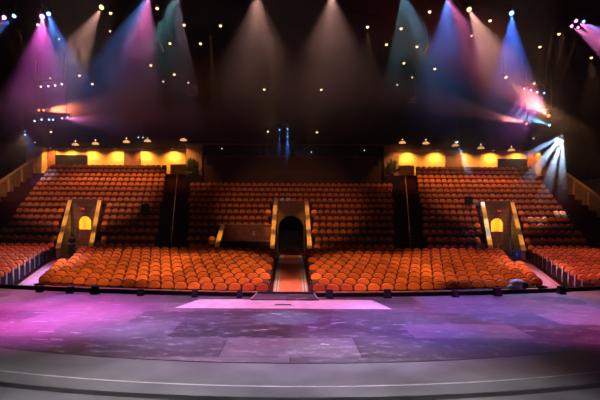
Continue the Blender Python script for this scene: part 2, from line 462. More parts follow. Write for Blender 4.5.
for n, (d0, y, i, x, s, blk, j) in enumerate(cand):
    z = zf(y)
    side = 'left' if s < 0 else 'right'
    if n < 300:
        if blk == 'mid': lab = 'orange theatre seat, %s row %s of the centre aisle, %s seat from it' % (ORD[i + 1], side, ORD[j + 1])
        else: lab = 'orange theatre seat, %s row beyond the %s side aisle, %s seat from it' % (ORD[i + 1], side, ORD[j + 1])
        place_seat(x, y, z, lab, 'orange seats of the front orchestra rows', end=(-s if blk == 'far' and j == 0 else 0))
    else: stuff.append((x, y, z, 0, blk == 'far' and j == 0, -s, 1.0))
for i in range(NR):
    d = drow(i)
    for bi, (a, b, s) in enumerate(spans(i, True)):
        centre = max(abs(a), abs(b)) < 9.6
        p = .51 if centre else .55
        a2, b2 = a + .28, b - .28
        n = int((b2 - a2) / p + 1e-6); off = (b2 - a2 - n * p) / 2
        # side blocks start flush at the inner stair
        for k in range(n + 1):
            x = a2 + off + k * p
            if abs(x) * F / d > 325: continue
            stuff.append((x, d, zr(i), 0, False, 0, .93 if centre else 1.0))
# a few loose chairs behind the last row
for x in (-24.2, -23.6, -23.0, -20.2, -19.6, -18.9, -18.3, 18.2, 18.8, 19.5, 20.1, 23.2, 23.8):
    stuff.append((x, 45.25, zr(14), 0, False, 0, 1.0))
proto = MB(); mb_backrest(0, proto); mb_cushion(4, proto); mb_shell(1, proto)
for s in (-1, 1): mb_arm(s, 2, proto); mb_leg(s, 1, proto)
ends = MB(); ends.box(-.012, .012, -.22, .17, .02, .66, 1, .01); ends.tube((0, -.25, .02), (0, -.25, .80), .034, n=6, mi=3)
big = MB()
for x, y, z, _, e, es, wsc in stuff:
    b = len(big.v)
    big.v += [(x + vx * wsc, y + vy, z + vz) for vx, vy, vz in proto.v]
    big.f += [tuple(b + q for q in f) for f in proto.f]; big.m += proto.m; big.sm += proto.sm
    if e:
        b = len(big.v)
        big.v += [(x + es * .29 + vx, y + vy, z + vz) for vx, vy, vz in ends.v]
        big.f += [tuple(b + q for q in f) for f in ends.f]; big.m += ends.m; big.sm += ends.sm
o = big.build('theatre_seats', ['fabric', 'shell', 'arm', 'post', 'pan'])
tag(o, 'rows of reddish orange theatre seats climbing the tiers to the back wall', 'seats', 'orange seats of the tiers and rear rows', 'stuff')

# ------------------------------------------------------------------ vomitories
def wall_rake(name, fx, half, d0, d1, zoff=0.02, mats=('wallbrick', 'tan'), cap=.16):
    """a wall that climbs with the tiers, with a tan cap"""
    zt = lambda d: ztop((d - 31) / .95) + zoff
    m = MB()
    xa, xb = fx(d0), fx(d1)
    m.hexa([(xa - half, d0, .22), (xa + half, d0, .22), (xb + half, d1, .22), (xb - half, d1, .22),
            (xa - half, d0, zt(d0)), (xa + half, d0, zt(d0)), (xb + half, d1, zt(d1)), (xb - half, d1, zt(d1))], 0)
    c = cap; d0 -= .06
    m.hexa([(xa - c, d0, zt(d0)), (xa + c, d0, zt(d0)), (xb + c, d1, zt(d1)), (xb - c, d1, zt(d1)),
            (xa - c, d0, zt(d0) + .06), (xa + c, d0, zt(d0) + .06), (xb + c, d1, zt(d1) + .06), (xb - c, d1, zt(d1) + .06)], 1)
    struct(name, m, list(mats))
def arch_wall(name, x0, x1, y, z0, z1, ax0, ax1, zs, m='wallbrick', thick=.12):
    """wall across a vomitory with an arched opening (springing at zs)"""
    mb = MB(); n = 12; c = (ax0 + ax1) / 2; r = (ax1 - ax0) / 2
    up = [(ax0, z0)] + [(c - r * math.cos(math.pi * k / n), zs + r * math.sin(math.pi * k / n)) for k in range(n + 1)] + [(ax1, z0)]
    for yy in (y, y + thick):
        mb.add([(x0, yy, z0), (ax0, yy, z0), (ax0, yy, z1), (x0, yy, z1)], [(0, 1, 2, 3)])
        mb.add([(ax1, yy, z0), (x1, yy, z0), (x1, yy, z1), (ax1, yy, z1)], [(0, 1, 2, 3)])
        for k in range(1, n + 1):
            p, q = up[k], up[k + 1]
            mb.add([(p[0], yy, p[1]), (q[0], yy, q[1]), (q[0], yy, z1), (p[0], yy, z1)], [(0, 1, 2, 3)])
    for p, q in zip(up, up[1:]):
        mb.add([(p[0], y, p[1]), (q[0], y, q[1]), (q[0], y + thick, q[1]), (p[0], y + thick, p[1])], [(0, 1, 2, 3)])
    mb.add([(x0, y, z1), (x1, y, z1), (x1, y + thick, z1), (x0, y + thick, z1)], [(0, 1, 2, 3)])
    struct(name, mb, m)
for s, nm in ((-1, 'left'), (1, 'right')):
    wall_rake('wall_entry_outer_' + nm, lambda d: s * XV0(d), .15, 30.45, VEND)
    wall_rake('wall_entry_inner_' + nm, lambda d: s * XV1(d), .15, 30.45, VEND)
    x0, x1 = sorted((s * (XV0(VEND) + .18), s * (XV1(VEND) - .18)))
    zt = ztop(6.6)
    ac = (s * 16.95) ; 
    arch_wall('wall_entry_back_' + nm, x0, x1, VEND, .22, zt, ac - .5, ac + .5, E - .10)
    # corridor behind the arch
    m = MB(); m.box(ac - 1.1, ac + 1.1, 39.2, 39.3, .22, zr(7) - .62); m.box(ac - 1.2, ac - 1.1, VEND + .15, 39.2, .22, zr(7) - .62); m.box(ac + 1.1, ac + 1.2, VEND + .15, 39.2, .22, zr(7) - .62)
    struct('wall_corridor_' + nm, m, 'ochre')
    # half-height brown door in the arch
    t = empty('half_door', (ac, VEND + .02, .22), 'half-height brown door under the yellow-lit arch, %s entry' % nm, 'door')
    MB().box(-.47, .47, 0, .06, 0, E - .75 - .22, 0).build('door_panel', 'door', t)
    MB().box(-.485, .485, -.03, .09, E - .97, E - .92, 0).build('ledge', 'brown', t)
    # red lit sign over the arch
    p = (s * 17.1, VEND, E + 1.0)
    t = empty('exit_light', p, 'small red lit sign on the wall above the %s entry arch' % nm, 'sign')
    MB().box(-.22, .22, -.08, 0, -.12, .12).build('housing', 'metal', t); MB().box(-.18, .18, -.095, -.08, -.09, .09).build('face_panel', 'sign', t)
wall_rake('wall_aisle_left', lambda d: -1.27, .12, 30.45, 36.9, .05)
wall_rake('wall_aisle_right', lambda d: 1.27, .12, 30.45, 36.9, .05)
arch_wall('wall_aisle_back', -1.4, 1.4, 36.9, .22, ztop(6.45), -1.05, 1.05, E - .55)
m = MB(); m.box(-1.5, 1.5, 40.0, 40.1, .22, zr(7) - .62); m.box(-1.6, -1.5, 37.1, 40.1, .22, zr(7) - .62); m.box(1.5, 1.6, 37.1, 40.1, .22, zr(7) - .62)
struct('wall_tunnel', m, 'black')
# niche left of the centre aisle
wall_rake('wall_niche_side', lambda d: -5.05, .12, 30.6, 33.4, .02)
m = MB(); m.box(-4.92, -1.40, 33.28, 33.4, .22, ztop(2.55), 0); m.box(-4.92, -1.40, 33.16, 33.42, ztop(2.55), ztop(2.55) + .08, 1)
struct('wall_niche_back', m, ['door', 'tan2'])
m = MB(); m.box(-4.92, -1.40, 30.9, 31.0, .22, 1.36, 0); m.box(-4.92, -1.40, 30.86, 31.04, 1.36, 1.40, 1)
struct('wall_niche_front', m, ['shell', 'tan2'])
t = empty('wall_socket', (-2.75, 33.28, 1.85), 'small pale plate on the back wall of the dark niche', 'wall plate')
MB().box(-.07, .07, -.03, 0, -.14, .14, 0).build('plate', 'pale', t); MB().box(-.03, .03, -.035, -.03, -.05, .05, 0).build('socket', 'metal', t)

# ------------------------------------------------------------------ outer parapets, side walls, drapes
for s, nm in ((-1, 'left'), (1, 'right')):
    X = s * 25.3; m = MB()
    zt = lambda d: E - 1.55 + .507 * (d - 31) / .95 + .55
    for d0, d1 in ((26, 45.3),):
        m.hexa([(X - .09, d0, zt(d0) - 3.0), (X + .09, d0, zt(d0) - 3.0), (X + .09, d1, zt(d1) - 1.75), (X - .09, d1, zt(d1) - 1.75),
                (X - .09, d0, zt(d0)), (X + .09, d0, zt(d0)), (X + .09, d1, zt(d1)), (X - .09, d1, zt(d1))], 0)
        m.hexa([(X - .16, d0, zt(d0)), (X + .16, d0, zt(d0)), (X + .16, d1, zt(d1)), (X - .16, d1, zt(d1)),
                (X - .16, d0, zt(d0) + .09), (X + .16, d0, zt(d0) + .09), (X + .16, d1, zt(d1) + .09), (X - .16, d1, zt(d1) + .09)], 1)
        for q in range(8):
            dd = 30 + 2 * q; xi = X - s * .09
            m.box(min(xi, xi - s * .06), max(xi, xi - s * .06), dd, dd + .22, zt(dd) - 1.6, zt(dd) - .03, 1)
    struct('wall_parapet_' + nm, m, ['brown', 'tan2'])
    m = MB(); m.box(*sorted((s * 27.6, s * 27.8)), -6, 48.2, -1.3, E + 12.6); struct('wall_' + nm, m, 'drape')
    for a, b, z0, z1, lab in ((16.5, 46.0, 6.9, 14.4, 'upper'), (16.5, 46.0, -.3, 6.75, 'lower')):
        m = MB(); ny = 150; vs = []
        for q in range(ny + 1):
            y = a + (b - a) * q / ny; off = .12 * math.sin(q * 1.25) + .05 * math.sin(q * .53)
            for z in (z0, z1):
                vs.append((s * (27.25 + off), y, z)); vs.append((s * (27.28 + off + .03), y, z))
        fs = []
        for q in range(ny):
            a0, b0 = 4 * q, 4 * q + 4
            fs += [(a0, b0, b0 + 2, a0 + 2), (a0 + 1, a0 + 3, b0 + 3, b0 + 1), (a0, a0 + 1, b0 + 1, b0), (a0 + 2, b0 + 2, b0 + 3, a0 + 3)]
        m.add(vs, fs, 0, True)
        tag(m.build('wall_curtain', 'drape'), '%s blue-black pleated drape hung along the %s side wall' % (lab, nm), 'curtain', 'side wall drapes')

# ------------------------------------------------------------------ ceiling, rear walls
ZC, ZL = E + 12.3, E + 7.5
prof = [(-6, ZC)] + [(22 + 12 * t, ZC + t * t * -2.4) for t in [q / 16 for q in range(17)]] + [(40, ZL), (48.2, ZL)]
m = MB(); vs = []
for y, z in prof: vs += [(-27.8, y, z), (27.8, y, z), (-27.8, y, z + .3), (27.8, y, z + .3)]
fs = []
for i in range(len(prof) - 1):
    a, b = 4 * i, 4 * i + 4
    fs += [(a, a + 1, b + 1, b), (a + 2, b + 2, b + 3, a + 3)]
m.add(vs, fs, 0, True); struct('ceiling', m, 'ceil')
def zceil(y):
    for (y0, z0), (y1, z1) in zip(prof, prof[1:]):
        if y0 <= y <= y1: return z0 + (z1 - z0) * (y - y0) / (y1 - y0)
    return ZC
YB = 46.5
m = MB(); m.box(-27.6, -9.8, YB, YB + .2, zr(14) - .1, ZL); struct('wall_rear_left', m, 'ochre')
m = MB(); m.box(9.8, 27.6, YB, YB + .2, zr(14) - .1, ZL); struct('wall_rear_right', m, 'ochre')
# control booth block in the middle
YC = 41.35
zw = E + (CY - 157) * YC / F; zt = E + (CY - 145) * YC / F
m = MB(); m.box(-8.2, 8.5, YC, YC + .15, zr(10) - .1, zw, 0); m.box(-8.2, 8.5, YC - .06, YC + .2, zw, zw + .07, 1); struct('wall_booth', m, ['boothwall', 'brown'])
m = MB(); m.box(-9.6, 9.8, YC + .02, YC + .2, zt, ZL - .01, 0); m.box(-9.6, 9.8, YC - .12, YC + .02, zt - .02, zt + .10, 1); struct('wall_booth_head', m, ['ceil', 'brown'])
m = MB(); m.box(-8.2, 8.5, YC + 1.6, YC + 1.7, zw - .5, ZL - .01); m.box(-8.2, -8.1, YC + .21, YC + 1.6, zw - .5, ZL - .01); m.box(8.4, 8.5, YC + .21, YC + 1.6, zw - .5, ZL - .01); struct('wall_booth_inner', m, 'black')
t = empty('window_1', (.15, YC + .08, zw + .07)); t['kind'] = 'structure'
h = zt - .02 - zw - .07
MB().hexa([(-8.25, .17, 0), (8.25, .17, 0), (8.25, .20, 0), (-8.25, .20, 0), (-8.25, -.03, h), (8.25, -.03, h), (8.25, 0, h), (-8.25, 0, h)]).build('pane', 'glass', t)
m = MB()
for q in range(7): m.hexa([(-8.2 + q * 2.73 + a, yy, zz) for zz, y_ in ((0, .17), (h, -.03)) for a, yy in ((-.04, y_ - .05), (.04, y_ - .05), (.04, y_ - .001), (-.04, y_ - .001))])
m.build('mullions', 'black', t)
t = empty('loudspeaker', at(208.5, 162, YC - .35), 'small black loudspeaker on the left end of the booth wall', 'loudspeaker')
MB().box(-.2, .2, -.15, .15, -.3, .3, 0, .03).build('cabinet', 'black', t); MB().box(-.16, .16, -.165, -.15, -.25, .2).build('grille', 'metal', t); MB().box(-.05, .05, .15, .345, -.05, .05).build('bracket', 'metal', t)
t = empty('loudspeaker', at(376, 162, YC - .35), 'small black loudspeaker on the right end of the booth wall', 'loudspeaker')
MB().box(-.2, .2, -.15, .15, -.3, .3, 0, .03).build('cabinet', 'black', t); MB().box(-.16, .16, -.165, -.15, -.25, .2).build('grille', 'metal', t); MB().box(-.05, .05, .15, .345, -.05, .05).build('bracket', 'metal', t)
for s, nm in ((-1, 'left'), (1, 'right')):
    a, b = (-9.65, -8.2) if s < 0 else (8.5, 9.85)
    m = MB(); m.box(a, b, YC - .1, YC + .9, zr(10) - .1, zt - .02); struct('wall_pier_' + nm, m, 'tan2')
    # return wall of the booth block
    x = a + .05 if s < 0 else b - .05
    m = MB(); m.box(x - .05, x + .05, YC + .9, YB, zr(10), ZL - .01); struct('wall_booth_' + nm, m, 'ochre')
    # planter ledge and plant
    zl = E + (CY - 175) * (YC - .5) / F
    m = MB(); m.box(a + .05, b - .05, YC - .42, YC - .11, zr(10), zl); struct('trim_5' if s < 0 else 'trim_6', m, 'shell')
    xc = -9.1 if s < 0 else 9.25
    t = empty('potted_plant', (xc, YC - .27, zl), 'dark leafy plant on the ledge before the lit %s pier' % nm, 'plant', None)
    MB().lathe([(.0, 0), (.10, 0), (.14, .26), (.12, .26), (.11, .22), (0, .22)], n=12).build('pot', 'pot', t)
    lf = MB(); st = MB()
    for q in range(46):
        an = random.uniform(0, 6.28); el = random.uniform(.2, 1.5); ln = random.uniform(.45, 1.35)
        dx, dy, dz = math.cos(an) * math.cos(el), math.sin(an) * math.cos(el) * .12 - .05, math.sin(el)
        base = Vector((0, 0, .22)); tip = base + Vector((dx * ln * .62, dy * ln * .5, dz * ln))
        st.tube(base, tip, .010, .004, 4)
        dirv = (tip - base).normalized(); sd = dirv.cross(Vector((0, 1, 0.2))).normalized() * random.uniform(.07, .13)
        mid_ = base.lerp(tip, .78) + Vector((0, 0, .03)); end = tip + dirv * .16
        lf.add([base.lerp(tip, .5), mid_ + sd, end, mid_ - sd, mid_ + Vector((0, -.02, .02))], [(0, 1, 4), (1, 2, 4), (2, 3, 4), (3, 0, 4)])
    lf.build('foliage', 'leaf', t); st.build('stems', 'leaf', t)
    # low lit wall at the head of the stair aisle
    y = 45.3; x0, x1 = ((170 - CX) * y / F, (187 - CX) * y / F) if s < 0 else ((396.5 - CX) * y / F, (414 - CX) * y / F)
    if s < 0: x1 = min(x1, -9.72)
    else: x0 = max(x0, 9.95)
    m = MB(); m.box(x0, x1, y, y + .15, zr(14), E + (CY - 165.5) * y / F, 0); m.box(x0, x1, y - .04, y + .19, E + (CY - 165.5) * y / F, E + (CY - 165.5) * y / F + .06, 1)
    struct('trim_7' if s < 0 else 'trim_8', m, ['ochre', 'tan2'])
    # lit column and red panel at the outer end
    m = MB(); m.box(*sorted((s * 25.2, s * 26.1)), 45.4, YB - .01, zr(14) - .6, ZL - .01); struct('wall_column_' + nm, m, 'ochre')
    m = MB(); m.box(*sorted((s * 24.35, s * 25.15)), YB - .12, YB - .01, zr(14), ZL - .01); struct('wall_panel_' + nm, m, 'door')

# rear windows and doors
def rear_window(k, x0, x1, y0, y1):
    a, b = at(x0, y1, YB), at(x1, y0, YB); w = (b.x - a.x) / 2; h = b.z - a.z
    t = empty('window_%d' % k, ((a.x + b.x) / 2, YB, a.z)); t['kind'] = 'structure'
    MB().box(-w + .06, w - .06, -.04, -.01, .06, h - .06).build('pane', 'glass', t)
    m = MB(); m.box(-w, w, -.08, -.001, 0, .06); m.box(-w, w, -.08, -.001, h - .06, h); m.box(-w, -w + .06, -.08, -.001, .06, h - .06); m.box(w - .06, w, -.08, -.001, .06, h - .06)
    m.build('frame', 'frame', t)
    MB().box(-w * .6, w * .6, -.32, -.085, -.16, -.02).build('sill', 'cream', t)
rear_window(2, 53, 87.5, 156, 167)
rear_window(3, 497, 531, 157.5, 168.5)
def rear_door(k, x0, x1, y0):
    a, b = at(x0, 170, YB), at(x1, y0, YB); w = (b.x - a.x) / 2; h = b.z - zr(14)
    t = empty('door_%d' % k, ((a.x + b.x) / 2, YB, zr(14))); t['kind'] = 'structure'
    for s in (-1, 1):
        d = MB().box(*sorted((s * .01, s * (w - .08))), -.05, -.005, .02, h - .08).build('leaf', 'door', t)
        MB().tube((s * .12, -.06, 1.0), (s * .12, -.06, 1.25), .02, n=6).build('handle', 'pale', d)
    m = MB(); m.box(-w, -w + .08, -.08, -.001, 0, h); m.box(w - .08, w, -.08, -.001, 0, h); m.box(-w + .08, w - .08, -.08, -.001, h - .08, h)
    m.build('frame', 'frame', t)
rear_door(1, 124, 140.5, 152)
rear_door(2, 445, 461, 154)

# ------------------------------------------------------------------ lights
LD = bpy.data.lights
def spot_data(name, col, power, ang, blend, rad):
    l = LD.new(name, 'SPOT'); l.color = col; l.energy = power; l.spot_size = math.radians(ang); l.spot_blend = blend; l.shadow_soft_size = rad
    return l
def aim(o, v):
    o.rotation_mode = 'QUATERNION'; o.rotation_quaternion = v.to_track_quat('-Z', 'Y')
def lamp_only(name, p, tgt, col, power, ang, blend=.6, rad=.15, parent=None):
    l = bpy.data.objects.new(name, spot_data(name, col, power, ang, blend, rad)); COL.objects.link(l)
    v = Vector(tgt) - Vector(p); aim(l, v)
    if parent is not None:
        l.parent = parent; l.location = Vector(p) - parent.location
    else: l.location = p
    return l
def fixture(p, tgt, lens, label, group, r=.10, beams=(), hang=None, name='stage_spotlight', cat='spotlight', kind='moving'):
    """a stage lantern: barrel, lens, yoke, and a drop pole up to what carries it"""
    p = Vector(p); v = (Vector(tgt) - p).normalized()
    t = empty(name, p, label, cat, group)
    mt = v.to_track_quat('-Z', 'Y').to_matrix().to_4x4()
    L = r * 3.2
    MB().lathe([(0, L), (r * .75, L * .97), (r * 1.05, L * .6), (r * 1.05, L * .1), (r * 1.2, .0), (r * 1.2, -.0), (r * .98, .0), (r * .95, .04)], mt, 12).build('body', 'metal', t)
    MB().lathe([(r * .93, .03), (r * .9, -.02), (r * .6, -.05 - r * .2), (0, -.06 - r * .3)], mt, 12).build('lens', lens, t)
    # yoke: two arms and a bridge over the barrel
    c = -v * L * .45; top = c + Vector((0, 0, r * 2.1)); u = v.cross(Vector((0, 0, 1))); u = u.normalized() if u.length > .01 else Vector((1, 0, 0))
    yk = MB()
    for s in (-1, 1): yk.tube(c + u * s * r * 1.2, top + u * s * r * 1.2, .018, n=6)
    yk.tube(top - u * r * 1.2, top + u * r * 1.2, .02, n=6); yk.build('yoke', 'metal', t)
    zt_ = (hang if hang is not None else zceil((p + top).y)) - p.z
    if zt_ > top.z + .02: MB().tube(top, (top.x, top.y, zt_), .022, n=6).build('hanger', 'metal', t)
    for i, (bt, col, pw, ang, bl) in enumerate(beams):
        lamp_only('beam', p + (Vector(bt) - p).normalized() * (r * .3 + .12), bt, col, pw, ang, bl, r * .5, t)
    return t

PINK, BLUE, WARM, ROSE, TEAL, MAG, RED, COOL = (1, .22, .62), (.10, .26, 1), (1, .62, .32), (1, .50, .40), (.35, .75, .85), (.85, .12, .9), (1, .20, .08), (.55, .72, 1)

def dl(px, py, d=None):
    """where the ray through a pixel meets the ceiling"""
    k = (CY - py) / F
    for y in [14 + .02 * i for i in range(1700)]:
        if E + k * y >= zceil(y) - .12: return Vector(((px - CX) * y / F, y, E + k * y))
# house downlights in the ceiling
DL = [(37, 26), (58, 40), (109.5, 14), (109, 32), (150, 66), (78.5, 76.5), (91.5, 85), (183, 25.5), (169, 44), (199.5, 44), (219.5, 26), (173.5, 75),
      (187.5, 83), (162.5, 82), (263.5, 89.5), (320.5, 89.5), (366.5, 26.5), (400, 28), (385.5, 44), (416, 46), (403, 62.5), (411.5, 76.5), (396.5, 84), (434, 68),
      (489, 19.5), (470.5, 34.5), (539, 45.5), (558, 32.5), (590.5, 56), (428.5, 11), (156, 9), (533.5, 82),
      (267.5, 131.5), (316.5, 132), (50.5, 133), (533, 137)]
STREAK = {(150, 66), (263.5, 89.5), (320.5, 89.5), (434, 68), (416, 46), (366.5, 26.5), (590.5, 56), (539, 45.5), (169, 44), (183, 25.5), (558, 32.5)}
DIM = {(58, 40), (162.5, 82), (470.5, 34.5), (109, 32), (187.5, 83), (396.5, 84), (411.5, 76.5)}
def downlight(px, py, label, group, lens='warm', power=500, r=.11, ang=80, tgt=None):
    p = dl(px, py); zc = zceil(p.y)
    t = empty('ceiling_downlight', p, label, 'ceiling light', group)
    MB().lathe([(r * .9, .02), (r * 1.35, .0), (r * 1.35, .04), (r * 1.1, .16), (r * 1.1, zc - p.z + .06)], n=12).build('can', 'metal', t)
    MB().lathe([(r * .95, .015), (r * .85, -.04), (r * .5, -.075), (0, -.09)], n=12).build('lens', lens, t)
    if power:
        q = p - Vector((0, 0, .14))
        lamp_only('glow', q, tgt or (q.x, q.y - .3, q.z - 3), (1, .50, .20), power * .6, ang * .5, .7, .08, t)
    return t
byx = sorted(range(len(DL)), key=lambda i: DL[i][0])
hi = [i for i in byx if DL[i][1] < 60]; mid = [i for i in byx if 60 <= DL[i][1] < 100]; low = [i for i in byx if DL[i][1] >= 100]
for nm, idx in (('upper', hi), ('middle', mid), ('lower', low)):
    for r_, i in enumerate(idx):
        dim = DL[i] in DIM
        lab = '%s warm downlight in the black ceiling, %s from the left of the %s scatter' % ('faint' if dim else 'bright', ORD[r_ + 1], nm)
        downlight(*DL[i], lab, 'warm ceiling downlights, %s scatter' % nm, 'dimwarm' if dim else 'warm', 520 if DL[i] in STREAK else 0, .07 if dim else .09)
# small wall-wash downlights over the rear walls and booth
WW = [(50, 149), (68, 150.5), (88, 151), (115, 150), (142, 149.5), (172, 147.5), (408.5, 149), (437.5, 150.5), (466, 152.5), (493, 153.5), (520, 154.5), (537, 152)]
for r_, (px, py) in enumerate(WW):
    y = 45.7; p = Vector(((px - CX) * y / F, y, ZL - .02))
    t = empty('ceiling_downlight', p, 'small wall-wash downlight over the ochre rear wall, %s from the left' % ORD[r_ + 1], 'ceiling light', 'wall-wash downlights along the rear wall')
    MB().lathe([(.05, .0), (.10, -.0), (.10, -.10), (.075, -.10), (.07, -.03)], n=10).build('can', 'metal', t)
    MB().lathe([(.072, -.07), (.05, -.12), (0, -.135)], n=10).build('lens', 'dimwarm', t)
    big_ = 1.0 if 60 < px < 180 or 400 < px < 530 else .7
    lamp_only('wash', p + Vector((0, 0, -.18)), p + Vector((0, .52, -1.5)), (1, .52, .12), 430 * big_, 140, .9, .05, t)
# dome pendants under the rear ceiling
PD = [(75, 144.2, 'in front of the left rear window, nearer the side wall'), (95, 143.2, 'in front of the left rear window, nearer the door'), (126, 141.2, 'in front of the left rear door'),
      (147, 140.2, 'between the left rear door and the left pier'), (183, 139, 'beside the left pier at the booth'), (402, 140.5, 'beside the right pier at the booth'),
      (425.5, 141, 'between the right pier and the right rear door'), (455, 143, 'in front of the right rear door'), (480.5, 145.5, 'between the right rear door and window'), (511, 147.5, 'in front of the right rear window')]
for px, py, where in PD:
    y = 40.4; p = Vector(((px - CX) * y / F, y, E + (CY - py - 2) * y / F))
    t = empty('pendant_lamp', p, 'dome pendant lamp hanging ' + where, 'pendant lamp', 'dome pendants under the rear ceiling')
    zc = ZL - p.z
    MB().lathe([(.31, 0), (.28, .07), (.18, .15), (.07, .19), (.05, .19), (.16, .13), (.26, .06), (.29, 0)], n=16).build('lamp_shade', 'shade', t)
    MB().tube((0, 0, .18), (0, 0, max(.2, zc)), .015, n=6).build('rod', 'metal', t)
    MB().lathe([(0, .44), (.055, .40), (.065, .36), (.04, .30), (.02, .28)], n=10).build('bulb', 'dimwarm', t)
    lamp_only('glow', p + Vector((0, 0, -.05)), p + Vector((0, -.3, -3)), (1, .46, .14), 330, 130, .8, .1, t)
# booth spots: small lights low over the booth
for px, py, lab in ((221.5, 149, 'small pale light in the booth window strip, nearer the left pier'), (311, 152, 'small pale light in the booth window strip, right of the middle'), (364, 150, 'small pale light in the booth window strip, nearer the right pier')):
    p = at(px, py, YC - .3)
    fixture(p, p + Vector((0, -2, -1)), 'dimwarm', lab, 'small booth lights', .055, hang=ZL)

G1 = 'stage lanterns hung over the auditorium'
def px_t(px, py, d): return at(px, py, d)
# over the left of the house
fixture(at(3, 19, 25.5), (-13, 9, 0), 'pinkL', 'pink lensed stage lantern at the extreme upper left corner', G1, .12, [((-15, 13, 0), PINK, 9000, 20, .5)])
fixture(at(13, 17.5, 25.2), (-15, 10, 0), 'blueL', 'blue lensed stage lantern right beside the upper left corner pink one', G1, .11, [((-18, 13, 0), BLUE, 9000, 18, .5)])
fixture(at(41, 18, 25), (-9, 12, 0), 'pinkL', 'pink lensed lantern throwing a wide magenta beam, upper left', G1, .14, [((-8.2, 14.6, 0), (1, .14, .80), 15000, 25, .7)])
fixture(at(47.5, 15.2, 24.6), (-6, 14, 0), 'blueL', 'blue lensed lantern beside the wide magenta beam, upper left', G1, .12, [((-5.4, 15, 0), BLUE, 9000, 22, .5)])
fixture(at(100.3, 8.3, 25), (-14, 12, 0), 'warm', 'rosy white stage lantern throwing a hazy beam down to the left', G1, .14, [((-12.5, 16, 0), ROSE, 12000, 26, .6)])
fixture(at(148, -6, 24), (-10, 18, 0), 'blueL', 'blue lensed lantern above the top edge sending a wide blue beam', G1, .14,
        [((-14, 22, 0), (.16, .34, 1), 16000, 30, .7), ((-6, 14, 0), PINK, 8000, 22, .6)])
fixture(at(176, -10, 24), (-4, 13, 0), 'cyanL', 'teal lantern left of centre splitting into thin rays', G1, .14,
        [((-9.0, 15, 0), TEAL, 11000, 9, .3), ((-6.8, 13, 0), TEAL, 11000, 8, .3), ((-4.6, 12, 0), TEAL, 11000, 9, .3), ((-3.0, 15, 0), (.8, .6, .9), 9000, 10, .3)])
fixture(at(255, -8, 23), (-1, 20, 0), 'warm', 'rosy lantern above the top edge left of the middle', G1, .16, [((-1.0, 17, 0), ROSE, 3600, 46, 1)])
fixture(at(331, -8, 23), (1, 20, 0), 'warm', 'rosy lantern above the top edge right of the middle', G1, .16, [((1.4, 17, 0), ROSE, 3600, 48, 1)])
fixture(at(401, -10, 24), (5, 13, 0), 'cyanL', 'teal lantern right of centre splitting into thin rays', G1, .14,
        [((2.6, 13, 0), TEAL, 11000, 9, .3), ((4.8, 12, 0), TEAL, 11000, 9, .3), ((7.2, 13, 0), TEAL, 11000, 9, .3), ((9.5, 17, 0), (.25, .5, 1), 7000, 18, .5)])
fixture(at(446, -4, 24), (9, 15, 0), 'pinkL', 'pink and blue lantern above the top edge, right of centre', G1, .14,
        [((12.5, 18, 0), PINK, 12000, 24, .6), ((4.5, 13.5, 0), (.14, .24, 1), 9500, 22, .6)])
fixture(at(468, 8.5, 25), (13, 13, 0), 'warm', 'rosy white stage lantern throwing a hazy beam down to the right', G1, .14, [((10.8, 15, 0), ROSE, 11000, 26, .6)])
fixture(at(510.5, 12, 25), (12, 13, 0), 'blueL', 'blue lensed lantern throwing a lone clear blue cone, upper right', G1, .14, [((7.7, 15.8, 0), (.05, .18, 1), 15000, 21, .4)])
fixture(at(570.5, 24.5, 26), (18, 15, 0), 'pinkL', 'pink lensed lantern, leftmost of the tight cluster at upper right', G1, .09, [((21, 13, 0), PINK, 22000, 22, .5)])
fixture(at(575, 19.3, 25.4), (18, 14, 0), 'pinkL', 'pink lensed lantern, topmost of the tight cluster at upper right', G1, .10, [((20, 11, 0), PINK, 24000, 22, .5)])
fixture(at(582.5, 20, 25.8), (20, 14, 0), 'blueL', 'blue lensed lantern of the tight cluster at upper right', G1, .09, [((23, 13, 0), BLUE, 22000, 20, .5)])
fixture(at(577, 26, 27), (18, 16, 0), 'pinkL', 'pink lensed lantern, lowest of the tight cluster at upper right', G1, .08)
fixture(at(505, 76, 30), (19, 26, 2), 'warm', 'warm lantern sending an amber beam down to the right', G1, .10, [((21, 27, 4), (1, .45, .2), 9000, 26, .6)])

# side lighting bars with small lanterns
def bar(x0, x1, y, d, lab):
    a, b = at(x0, y, d), at(x1, y, d); z = a.z
    t = empty('lighting_bar', ((a.x + b.x) / 2, d, z), lab, 'lighting bar', 'hung lighting bars')
    w = (b.x - a.x) / 2
    MB().tube((-w, 0, 0), (w, 0, 0), .035, n=8).build('pipe', 'metal', t)
    for s in (-1, 1): MB().tube((s * w * .8, 0, .03), (s * w * .8, 0, zceil(d) - z), .02, n=6).build('hanger', 'metal', t)
    return z - .036
zb = bar(36, 66, 82.0, 30, 'upper black lighting bar at the left side of the house')
for px, py, lens, lab in ((40, 88, 'white', 'first'), (47.5, 87.5, 'white', 'second'), (54.5, 86.8, 'white', 'third'), (61, 85.5, 'white', 'fourth')):
    p = at(px, py, 30); fixture(p, p + Vector((2, -6, -4)), lens, 'small white lensed lantern on the upper left bar, %s from the left' % lab, 'small lanterns on the upper left bar', .055, hang=zb)
fixture(at(49.5, 79.5, 32), (-14, 20, 0), 'dimwarm', 'faint warm lantern above the upper left lighting bar', G1, .07)
zb = bar(31, 70, 115.2, 31, 'lower black lighting bar at the left side of the house')
